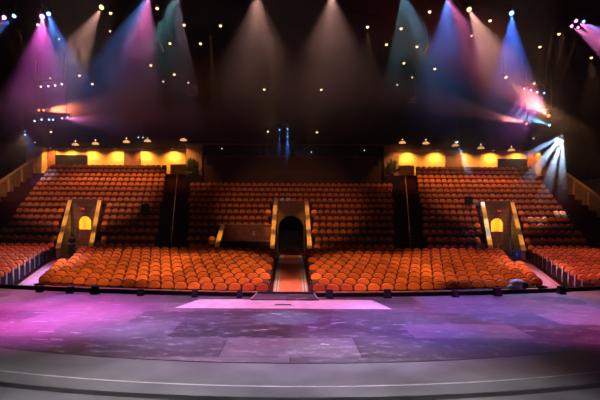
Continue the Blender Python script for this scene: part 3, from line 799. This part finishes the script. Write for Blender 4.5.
for px, py, lens, lab in ((34, 122.5, 'blueL', 'blue lensed lantern, outermost on the lower left bar'), (41, 121, 'blueL', 'dim blue lantern second on the lower left bar'), (48.5, 121, 'blueL', 'bright blue lantern third on the lower left bar'),
                          (52.5, 121, 'blueL', 'blue lantern fourth on the lower left bar'), (61.5, 119.5, 'pinkL', 'pink lantern fifth on the lower left bar'), (67, 118.6, 'pinkL', 'pink lantern innermost on the lower left bar')):
    p = at(px, py, 31)
    fixture(p, p + Vector((3, -6, -3)), lens, lab, 'small lanterns on the lower left bar', .06, hang=zb, beams=[(p + Vector((8, -3, -1.5)), PINK, 1200, 24, .5)] if lens == 'pinkL' else [])
for px, lab in ((38.3, 'outer'), (43, 'inner')):
    p = at(px, 111.5, 32.5)
    fixture(p, p + Vector((5, -3, .0)), 'redL', 'orange-red lantern of the pair above the lower left bar, %s one' % lab, 'orange-red lantern pair', .085, beams=[(p + Vector((9, -3, -.4)), RED, 5500, 26, .6)] if lab == 'inner' else [])
fixture(at(24, 132, 36), (-22, 40, 6), 'blueL', 'blue lensed lantern by the left drape, upper of two', G1, .08, [((-23.5, 43, 6.5), BLUE, 5000, 22, .5)])
fixture(at(24.5, 136, 36), (-22, 30, 6), 'blueL', 'blue lensed lantern by the left drape, lower of two', G1, .07)
for px, py, lab in ((34.5, 139, 'upper'), (34.5, 143.6, 'lower')):
    p = at(px, py, 41); fixture(p, p + Vector((.6, -2, -3)), 'dimwarm', 'faint lamp before the lit left column, %s of two' % lab, G1, .05)
# narrow blue pair over the centre
fixture(at(279, 129.6, 38), at(279, 205, 37), 'blueL', 'small blue lantern over the centre, left of the pair', 'blue lantern pair over the centre', .055, [(at(278.5, 190, 37.6), BLUE, 1500, 11, .4)])
fixture(at(287, 128.8, 38), at(287, 205, 37), 'blueL', 'small blue lantern over the centre, right of the pair', 'blue lantern pair over the centre', .065, [(at(287, 195, 37.4), BLUE, 4000, 13, .4)])
# right side bars
zb = bar(520, 548, 84.3, 30, 'upper black lighting bar at the right side of the house')
for px, py, lens, lab in ((523.5, 87.6, 'pinkL', 'first'), (530, 89, 'pinkL', 'second'), (536.5, 91, 'white', 'third'), (543.5, 92, 'blueL', 'fourth')):
    p = at(px, py, 30)
    fixture(p, p + Vector((-3, -6, -4)), lens, 'small lantern on the upper right bar, %s from the left' % lab, 'small lanterns on the upper right bar', .06, hang=zb, beams=[(p + Vector((-2.6, -1, -4.2)), (.75, .15, 1), 8000, 11, .5)])
zb = bar(522, 554, 108.5, 31, 'lower black lighting bar at the right side of the house')
p = at(548, 114.5, 31); fixture(p, p + Vector((-4, -3, 1)), 'redL', 'red-pink lantern blazing at the right end of the lower bar', G1, .12, hang=zb, beams=[(p + Vector((-6, -2.0, 4.0)), (1, .20, .16), 11000, 46, .8)])
p = at(549, 124, 30.2); fixture(p, p + Vector((-4, -2, .6)), 'cyanL', 'cyan lantern below the red-pink one at right', G1, .08, beams=[(p + Vector((-6, -1.5, 1.4)), (.2, .7, 1), 2200, 20, .5)])
p = at(526, 122.6, 31); fixture(p, p + Vector((-4, -2, .6)), 'redL', 'rosy lantern throwing a beam leftward from the lower right bar', G1, .085, hang=zb, beams=[(p + Vector((-8, -2, 1.2)), (1, .28, .25), 9000, 16, .5)])
# the white-blue fan of rays at the right
p = at(562, 134, 36)
fixture(p, (18, 40, 5), 'white', 'bright white-blue lantern fanning rays onto the right parapet', G1, .11,
        beams=[(at(508, 165, 34.0), (.35, .55, 1), 9000, 10, .4), (at(528, 178, 34.6), (.5, .68, 1), 18000, 13, .4), (at(546, 188, 35.2), COOL, 32000, 13, .4), (at(562, 192, 35.8), (.5, .68, 1), 32000, 12, .4)])
p = at(456.5, 141, 37); fixture(p, at(464, 165, 37), 'white', 'white-blue lantern before the right rear door', G1, .10, beams=[(at(464, 160, 37), (.25, .45, 1), 6500, 18, .5), (at(470, 160, 37), (.3, .5, 1), 100, 8, .5)])
p = at(138, 138, 37); fixture(p, at(132, 160, 37), 'blueL', 'faint blue lantern before the left rear door', G1, .05, beams=[(at(130, 160, 37), (.25, .4, 1), 900, 12, .5)])
p = at(142.5, 138, 37); fixture(p, at(140, 160, 37), 'blueL', 'second faint blue lantern before the left rear door', G1, .05)
# two long pale loudspeakers hung high
for px, py, s, nm in ((160.5, 47.5, 1, 'left'), (425, 48.5, -1, 'right')):
    p = at(px, py, 27.5)
    t = empty('hanging_loudspeaker', p, 'slim pale loudspeaker hung at a slant, high on the %s' % nm, 'loudspeaker', 'slim hung loudspeakers')
    a, b = Vector((-.12 * s, 0, .27)), Vector((.14 * s, -.05, -.30))
    MB().tube(a, b, .085, .05, 10).build('cabinet', 'cream', t)
    MB().tube(a, (a.x, a.y, zceil(p.y) - p.z), .012, n=5).build('cable', 'metal', t)
# pale box and reflector seen in the beams
p = at(192.5, 91, 32); t = empty('hanging_loudspeaker', p, 'dim boxy loudspeaker hung left of the middle downlights', 'loudspeaker')
MB().box(-.3, .3, -.25, .25, -.32, .32, 0, .04).build('cabinet', 'brown', t); MB().tube((0, 0, .32), (0, 0, zceil(p.y) - p.z), .015, n=5).build('cable', 'metal', t)
p = at(411.5, 100, 33); t = empty('hanging_loudspeaker', p, 'dim boxy loudspeaker hung right of the middle downlights', 'loudspeaker')
MB().hexa([(-.32, -.25, -.12), (.32, -.25, -.12), (.32, .25, -.12), (-.32, .25, -.12), (-.1, -.2, .22), (.25, -.2, .32), (.25, .2, .32), (-.1, .2, .22)]).build('cabinet', 'brown', t); MB().tube((.08, 0, .26), (.08, 0, zceil(p.y) - p.z), .015, n=5).build('cable', 'metal', t)

# unseen fill spots added above the frame to light the seats and centre carpet
for x, y, z, tx, ty, tz, col, pw, ang in ((-3, 11, 13, -3.8, 21.2, 0, (1, .54, .22), 10500, 28), (-6, 11, 13, -8.4, 22.2, 0, (1, .54, .26), 11000, 27), (3, 11, 13, 3.8, 21.2, 0, (1, .50, .22), 9800, 28), (6, 11, 13, 8.6, 22.6, 0, (1, .48, .26), 8800, 26),
                                    (-9, 11, 13, -15.5, 24.5, 0, (1, .38, .55), 8500, 30), (9, 11, 13, 15.5, 24.5, 0, (1, .38, .55), 8500, 30), (0, 11, 13, 0, 20.5, -.5, (1, .62, .55), 9500, 13),
                                    (-6, 11, 13, -17.5, 38.5, 6.0, (1, .58, .46), 13500, 25), (6, 11, 13, 17.5, 38.5, 6.0, (1, .55, .48), 11000, 25), (0, 11, 13, 0, 36, 4.0, (1, .50, .34), 5800, 28)):
    lamp_only('house_fill', (x, y, z), (tx, ty, tz), col, pw, ang, .6, .3)
for s in (-1, 1):
    lamp_only('aisle_fill', (s * 8, 11, 13), (s * 12.2, 23, 0), (1, .62, .72), 13000, 13, .8, .2)  # unseen fill added to brighten the side aisle carpets
# vomitory lights
for s in (-1, 1):
    l = LD.new('corridor', 'POINT'); l.energy = 150; l.color = (1, .58, .08); l.shadow_soft_size = .1
    o = bpy.data.objects.new('corridor', l); COL.objects.link(o); o.location = (s * 16.95, 38.3, E + .1)
# unseen narrow spots added to brighten the tan caps from above
for fx, ds_ in ((lambda d: -XV0(d), (31.6, 33.8, 36.0)), (lambda d: -XV1(d), (31.6, 33.8, 36.0)), (lambda d: -1.27, (31.4, 33.4, 35.6)), (lambda d: 1.27, (31.4, 33.4, 35.6)),
                (lambda d: XV1(d), (31.6, 33.8, 36.0)), (lambda d: XV0(d), (31.6, 33.8, 36.0)), (lambda d: -5.05, (31.9,))):
    for d in ds_:
        lamp_only('cap_fill', (fx(d) * .86, 24.0, 13), (fx(d), d, ztop((d - 31) / .95)), (1, .50, .12), 6500, 7.5, .8, .06)
for s in (-1, 1):
    lamp_only('parapet_fill', (s * 21.5, 36.5, 9.8), (s * 25.3, 40.5, 6.2), (1, .55, .26), 900 if s < 0 else 700, 70, .8, .2)  # added fill with no lamp body, so the parapets look lit
# unseen spots added over the deck, without lantern bodies
for p, tgt, col, pw, ang in (((-12, 12, 14), (-7.4, 13.0, 0), (1, .08, .66), 27000, 25), ((-9, 11, 14), (-5.4, 12.4, 0), (.62, .10, .95), 9500, 26), ((-3, 10, 14.5), (-2.7, 11.3, 0), (.55, .50, 1), 14000, 18),
                             ((3, 9, 14.5), (2.4, 11.9, 0), (.28, .09, 1), 13000, 22), ((2, 8, 14.5), (1.5, 9.6, 0), (.70, .72, 1), 10000, 15),
                             ((0, 11, 14.5), (-.1, 12.7, 0), (.40, .50, 1), 26000, 9), ((10, 10, 14), (7.0, 13.4, 0), (.85, .12, .70), 17000, 32), ((12, 9, 14), (9.2, 11.0, 0), (1, .16, .30), 7000, 24),
                             ((0, 2, 14), (0, 6.2, 0), (.96, .93, 1), 13500, 42), ((-8, 2, 14), (-5, 8.6, 0), (1, .95, .98), 4500, 34), ((0, 10, 14), (-.5, 14.5, 0), (1, .30, .70), 6000, 50), ((0, 8, 14), (0, 12.2, 0), (.66, .14, .9), 9500, 48)):
    lamp_only('deck_light', p, tgt, col, pw, ang, .85, .3)

# ------------------------------------------------------------------ small things
# black floor monitors along the stage lip
FL = [(40, 288), (70, 290), (95, 288.5), (141, 290), (195, 290.5), (240, 292), (330, 292.5), (388, 292), (456, 291.5), (498, 290), (562, 290)]
for k, (px, py) in enumerate(FL):
    x = (px - CX) * 16.3 / F; y = edge(x) - .22; x = (px - CX) * y / F
    big_ = k in (2, 6, 7, 9, 10)
    w, hh = (.125, .30) if big_ else (.10, .23)
    t = empty('floor_monitor', (x, y, 0), 'black floor monitor on the stage lip, %s from the left' % ORD[k + 1], 'monitor speaker', 'black monitors along the stage lip')
    MB().hexa([(-w, -.12, 0), (w, -.12, 0), (w, .14, 0), (-w, .14, 0), (-w * .9, -.02, hh), (w * .9, -.02, hh), (w * .9, .12, hh), (-w * .9, .12, hh)]).build('cabinet', 'black', t)
    MB().hexa([(-w * .8, -.135, .04), (w * .8, -.135, .04), (w * .8, -.121, .04), (-w * .8, -.121, .04), (-w * .75, -.05, hh - .05), (w * .75, -.05, hh - .05), (w * .75, -.032, hh - .05), (-w * .75, -.032, hh - .05)]).build('grille', 'black', t)
# dark units among the tier seats
for px, py, s, lab in ((145, 209, -1, 'black boxed unit standing among tier seats left of the left stair'), (468.5, 200, 1, 'black boxed unit standing among tier seats near the right entry')):
    i = 5 if s < 0 else 6
    d = drow(i) - .36
    p = at(px, py, d); z0 = zr(i)
    t = empty('equipment_case', (p.x, d, z0), lab, 'equipment case')
    hh = p.z + .36 - z0
    MB().box(-.30, .30, -.13, .13, hh - .62, hh, 0, .04).build('case', 'black', t)
    MB().box(-.25, .25, -.14, -.13, hh - .55, hh - .1).build('front_panel', 'metal', t)
    for sx in (-1, 1): MB().tube((sx * .22, 0, 0), (sx * .22, 0, hh - .62), .02, n=6).build('leg', 'metal', t)
# blue bin and things at the right entry
p = at(517, 262, 29.3)
t = empty('bin', (p.x, 29.3, .246), 'blue plastic bin by the right entry wall', 'bin')
MB().lathe([(0, .01), (.20, .0), (.24, .62), (.21, .62), (.18, .05), (0, .05)], n=14).build('body', 'bluebin', t); MB().lathe([(.25, .60), (.27, .63), (.25, .66), (.21, .64)], n=14).build('rim', 'bluebin', t)
p = at(509, 250, 29.8)
t = empty('rail_barrier', (p.x, 30.0, .23), 'black rail barrier standing across the right entry', 'barrier')
for sx in (-1, 1): MB().tube((sx * .42, 0, 0), (sx * .42, 0, .95), .025, n=6).build('post', 'metal', t)
m = MB(); 
for zz in (.35, .65, .95): m.tube((-.42, 0, zz), (.42, 0, zz), .02, n=6)
m.build('rail', 'metal', t)
p = at(504, 254, 29.2)
t = empty('caution_sign', (p.x, 29.75, .23), 'small yellow folding floor sign at the right entry', 'floor sign')
MB().hexa([(-.14, -.18, 0), (.14, -.18, 0), (.14, -.16, 0), (-.14, -.16, 0), (-.11, -.02, .72), (.11, -.02, .72), (.11, 0, .72), (-.11, 0, .72)]).build('front_panel', 'yellow', t)
MB().hexa([(-.14, .16, 0), (.14, .16, 0), (.14, .18, 0), (-.14, .18, 0), (-.11, .004, .72), (.11, .004, .72), (.11, .024, .72), (-.11, .024, .72)]).build('rear_panel', 'yellow', t)
p = at(498.3, 250, 31.5)
t = empty('stanchion', (p.x, 31.5, .23), 'slim pale stanchion post at the right entry', 'post')
MB().lathe([(0, .03), (.15, .02), (.15, 0), (0, 0)], n=12).build('base', 'metal', t); MB().tube((0, 0, .02), (0, 0, 1.0), .028, n=8).build('pole', 'post', t)
# rumpled jacket over the front row seats at the right
def bump_blob(name, m, parent, pts, seed):
    rnd = random.Random(seed); me = bpy.data.meshes.new(name)
    o = bpy.data.objects.new(name, me); COL.objects.link(o); o.parent = parent
    vs = []; fs = []; nu, nv = 18, 10
    for v in range(nv + 1):
        for u in range(nu):
            th = math.pi * v / nv; ph = 2 * math.pi * u / nu
            r = 1 + .10 * math.sin(3 * ph + seed) * math.sin(th) + .07 * math.sin(5 * ph + 2 * th * 3)
            vs.append((pts[0] + pts[3] * r * math.sin(th) * math.cos(ph), pts[1] + pts[4] * r * math.sin(th) * math.sin(ph), pts[2] + pts[5] * r * math.cos(th)))
    for v in range(nv):
        for u in range(nu): fs.append((v * nu + u, (v + 1) * nu + u, (v + 1) * nu + (u + 1) % nu, v * nu + (u + 1) % nu))
    me.from_pydata(vs, [], fs); me.materials.append(M[m]); me.polygons.foreach_set('use_smooth', [True] * len(fs)); me.update()
    return o
xj = (513 - CX) * 18.3 / F; yj = edge(xj) + .67
t = empty('jacket', (xj, yj, .085), 'grey rumpled jacket heaped on the pit wall before right front seats', 'jacket')
bump_blob('body', 'greycloth', t, (-.02, 0, .19, .30, .14, .19), 1); bump_blob('sleeve', 'greycloth', t, (-.26, -.02, .09, .16, .10, .09), 2)
b_ = bump_blob('hood', 'darkcloth', t, (.27, 0, .15, .15, .12, .14), 3); b_['label'] = 'dark hood'

# ------------------------------------------------------------------ the person in the left entry
def skin_chain(name, m, parent, pts, edges, radii, root=0, sub=2):
    me = bpy.data.meshes.new(name); me.from_pydata(pts, edges, []); me.materials.append(M[m])
    o = bpy.data.objects.new(name, me); COL.objects.link(o); o.parent = parent
    md = o.modifiers.new('Skin', 'SKIN'); md.use_smooth_shade = True
    for i, r in enumerate(radii):
        me.skin_vertices[0].data[i].radius = (r, r) if not isinstance(r, tuple) else r
        me.skin_vertices[0].data[i].use_root = (i == root)
    s = o.modifiers.new('Subsurf', 'SUBSURF'); s.levels = sub; s.render_levels = sub
    return o
pp = at(72, 250, 29.6)
per = empty('person', (pp.x, 29.6, .246), 'person in dark clothes standing in the left entry beside the wall', 'person')
S = .92
J = [(0, 0, .92), (0, 0, 1.10), (0, -.01, 1.30), (0, 0, 1.43), (0, -.01, 1.52), (0, -.02, 1.60), (0, -.015, 1.68),
     (-.09, 0, .88), (-.10, -.02, .48), (-.10, .01, .07), (-.10, -.13, .035), (.09, 0, .88), (.11, -.02, .48), (.12, .01, .07), (.12, -.13, .035),
     (-.17, 0, 1.36), (-.22, .01, 1.10), (-.13, -.17, 1.00), (-.05, -.25, 1.03), (.17, 0, 1.36), (.22, .01, 1.10), (.13, -.17, 1.01), (.05, -.25, 1.03)]
J = [(x * S, y * S, z * S) for x, y, z in J]
ED = [(0, 1), (1, 2), (2, 3), (3, 4), (4, 5), (5, 6), (0, 7), (7, 8), (8, 9), (9, 10), (0, 11), (11, 12), (12, 13), (13, 14), (2, 15), (15, 16), (16, 17), (17, 18), (2, 19), (19, 20), (20, 21), (21, 22)]
RA = [.125, .115, .13, .055, .055, .085, .07, .085, .055, .04, .03, .085, .055, .04, .03, .055, .042, .032, .026, .055, .042, .032, .026]
skin_chain('body', 'skin', per, J, ED, [(r * S, r * S * .9) for r in RA])
def g(r): return r * S + .016
skin_chain('shirt', 'darkcloth', per, [J[0], J[1], J[2], tuple(a * .6 + b * .4 for a, b in zip(J[2], J[3])), J[15], J[16], J[19], J[20]], [(0, 1), (1, 2), (2, 3), (2, 4), (4, 5), (2, 6), (6, 7)],
           [g(.128), g(.118), g(.135), g(.075), g(.06), g(.048), g(.06), g(.048)])
skin_chain('trousers', 'darkcloth', per, [J[0], J[7], J[8], J[9], J[11], J[12], J[13]], [(0, 1), (1, 2), (2, 3), (0, 4), (4, 5), (5, 6)], [g(.13), g(.09), g(.062), g(.05), g(.09), g(.062), g(.05)])
for s in (-1, 1):
    skin_chain('shoe', 'black', per, [(s * .10 * S - (.0 if s < 0 else -.02), .03, .045), (s * .11 * S, -.06, .04), (s * .11 * S, -.15, .035)], [(0, 1), (1, 2)], [.045, .045, .036], 1)
    h0 = Vector(J[18 if s < 0 else 22]); w0 = Vector(J[17 if s < 0 else 21]); dv = (h0 - w0).normalized()
    for f in range(4):
        b = h0 + Vector((0, 0, .022 - .015 * f)) ; l = (.07, .08, .075, .055)[f]
        q1 = b + dv * l * .5; q2 = q1 + Vector((-s * .02, -.015, -.02))
        skin_chain('finger', 'skin', per, [tuple(b), tuple(q1), tuple(q2)], [(0, 1), (1, 2)], [.0085, .008, .007], 0, 1)
    b = w0 + dv * .03; q1 = b + Vector((0, -.02, .05)); q2 = q1 + Vector((-s * .01, -.025, .02))
    skin_chain('thumb', 'skin', per, [tuple(b), tuple(q1), tuple(q2)], [(0, 1), (1, 2)], [.011, .01, .008], 0, 1)
hd = Vector(J[5])
bump_blob('hair', 'hair', per, (hd.x, hd.y + .03, hd.z + .035, .092, .088, .115), 5)
m = MB()
m.hexa([(hd.x - .01, hd.y - .10, hd.z - .02), (hd.x + .01, hd.y - .10, hd.z - .02), (hd.x + .012, hd.y - .07, hd.z - .02), (hd.x - .012, hd.y - .07, hd.z - .02), (hd.x - .005, hd.y - .08, hd.z + .03), (hd.x + .005, hd.y - .08, hd.z + .03), (hd.x + .005, hd.y - .06, hd.z + .03), (hd.x - .005, hd.y - .06, hd.z + .03)])
m.build('nose', 'skin', per)
for s in (-1, 1):
    MB().lathe([(0, .008), (.010, .004), (.012, 0), (0, -.006)], Matrix.Translation((hd.x + s * .03, hd.y - .078, hd.z + .03)) @ Matrix.Rotation(math.pi / 2, 4, 'X'), 8).build('eye', 'black', per)

# ------------------------------------------------------------------ haze
hz = bpy.data.materials.new('stage_haze'); hz.use_nodes = True; N = hz.node_tree.nodes; N.clear()
vo = N.new('ShaderNodeVolumeScatter');  vo.inputs['Anisotropy'].default_value = .5
vo.inputs['Color'].default_value = (1, 1, 1, 1)
tc = N.new('ShaderNodeTexCoord'); sx = N.new('ShaderNodeSeparateXYZ'); hl = hz.node_tree.links; hl.new(tc.outputs['Object'], sx.inputs[0])
def ramp_(sock, a, b, lo, hi):
    r = N.new('ShaderNodeMapRange'); r.interpolation_type = 'SMOOTHSTEP'
    for k, v in (('From Min', a), ('From Max', b), ('To Min', lo), ('To Max', hi)): r.inputs[k].default_value = v
    hl.new(sock, r.inputs['Value']); return r.outputs['Result']
rz = ramp_(sx.outputs['Z'], 5.5, 12.5, .0006, .0115); ry = ramp_(sx.outputs['Y'], 15.0, 20.0, .03, 1.0)
mu = N.new('ShaderNodeMath'); mu.operation = 'MULTIPLY'; hl.new(rz, mu.inputs[0]); hl.new(ry, mu.inputs[1]); 
dens = mu.outputs[0]
for c, rad, k in (((18.2, 31.5, 10.6), 5.5, .022), ((15.8, 30.9, 9.6), 1.9, .16), ((17.3, 30.7, 10.5), 2.6, .11), ((21.0, 35.9, 9.0), 3.2, .20), ((-16.2, 32.2, 10.6), 1.6, .12), ((-16.5, 31.0, 10.0), 4.5, .032), ((14.2, 37.0, 8.8), 2.6, .17), ((20.3, 35.8, 8.0), 4.2, .05), ((-22.3, 37, 9.2), 3.0, .06), ((-.6, 37.8, 10.0), 2.4, .12)):  # denser haze pockets added near lanterns so their beams show brighter
    vd = N.new('ShaderNodeVectorMath'); vd.operation = 'DISTANCE'; hl.new(tc.outputs['Object'], vd.inputs[0]); vd.inputs[1].default_value = c
    r_ = ramp_(vd.outputs['Value'], rad * .25, rad, k, 0.0)
    ad = N.new('ShaderNodeMath'); ad.operation = 'ADD'; hl.new(dens, ad.inputs[0]); hl.new(r_, ad.inputs[1]); dens = ad.outputs[0]
nz = N.new('ShaderNodeTexNoise'); nz.inputs['Scale'].default_value = .28; nz.inputs['Detail'].default_value = 2; hl.new(tc.outputs['Object'], nz.inputs['Vector'])
rn = ramp_(nz.outputs['Fac'], .3, .7, .55, 1.45)
m3 = N.new('ShaderNodeMath'); m3.operation = 'MULTIPLY'; hl.new(dens, m3.inputs[0]); hl.new(rn, m3.inputs[1]); hl.new(m3.outputs[0], vo.inputs['Density'])
out = N.new('ShaderNodeOutputMaterial'); hz.node_tree.links.new(vo.outputs[0], out.inputs['Volume'])
o = MB().box(-28.5, 28.5, -6.5, 49, -1.6, E + 13).build('haze', hz)
tag(o, 'thin theatrical haze filling the whole auditorium', 'haze', kind='stuff')

# ------------------------------------------------------------------ world, camera, colour
w = bpy.data.worlds.new('world'); sc.world = w; w.use_nodes = True
w.node_tree.nodes['Background'].inputs['Color'].default_value = (.10, .06, .12, 1); w.node_tree.nodes['Background'].inputs['Strength'].default_value = .02
cam = bpy.data.cameras.new('camera'); cam.sensor_width = 36; cam.lens = F / 600 * 36
cam.shift_x = (300 - CX) / 600; cam.shift_y = (CY - 200) / 600; cam.clip_end = 200
co = bpy.data.objects.new('camera', cam); COL.objects.link(co)
co.matrix_world = Matrix.Translation((0, 0, E)) @ Matrix.Rotation(math.pi / 2, 4, 'X') @ Matrix.Rotation(math.radians(.3), 4, 'Z')
sc.camera = co
sc.view_settings.view_transform = 'Standard'; sc.view_settings.look = 'None'; sc.view_settings.gamma = 1; sc.view_settings.use_curve_mapping = False
sc.view_settings.exposure = 0.0
sc.cycles.use_denoising = True
sc.cycles.volume_step_rate = .12; sc.cycles.volume_max_steps = 256
sc.cycles.max_bounces = 4; sc.cycles.diffuse_bounces = 2; sc.cycles.glossy_bounces = 2; sc.cycles.volume_bounces = 0
sc.cycles.sample_clamp_indirect = 0; sc.cycles.sample_clamp_direct = 0
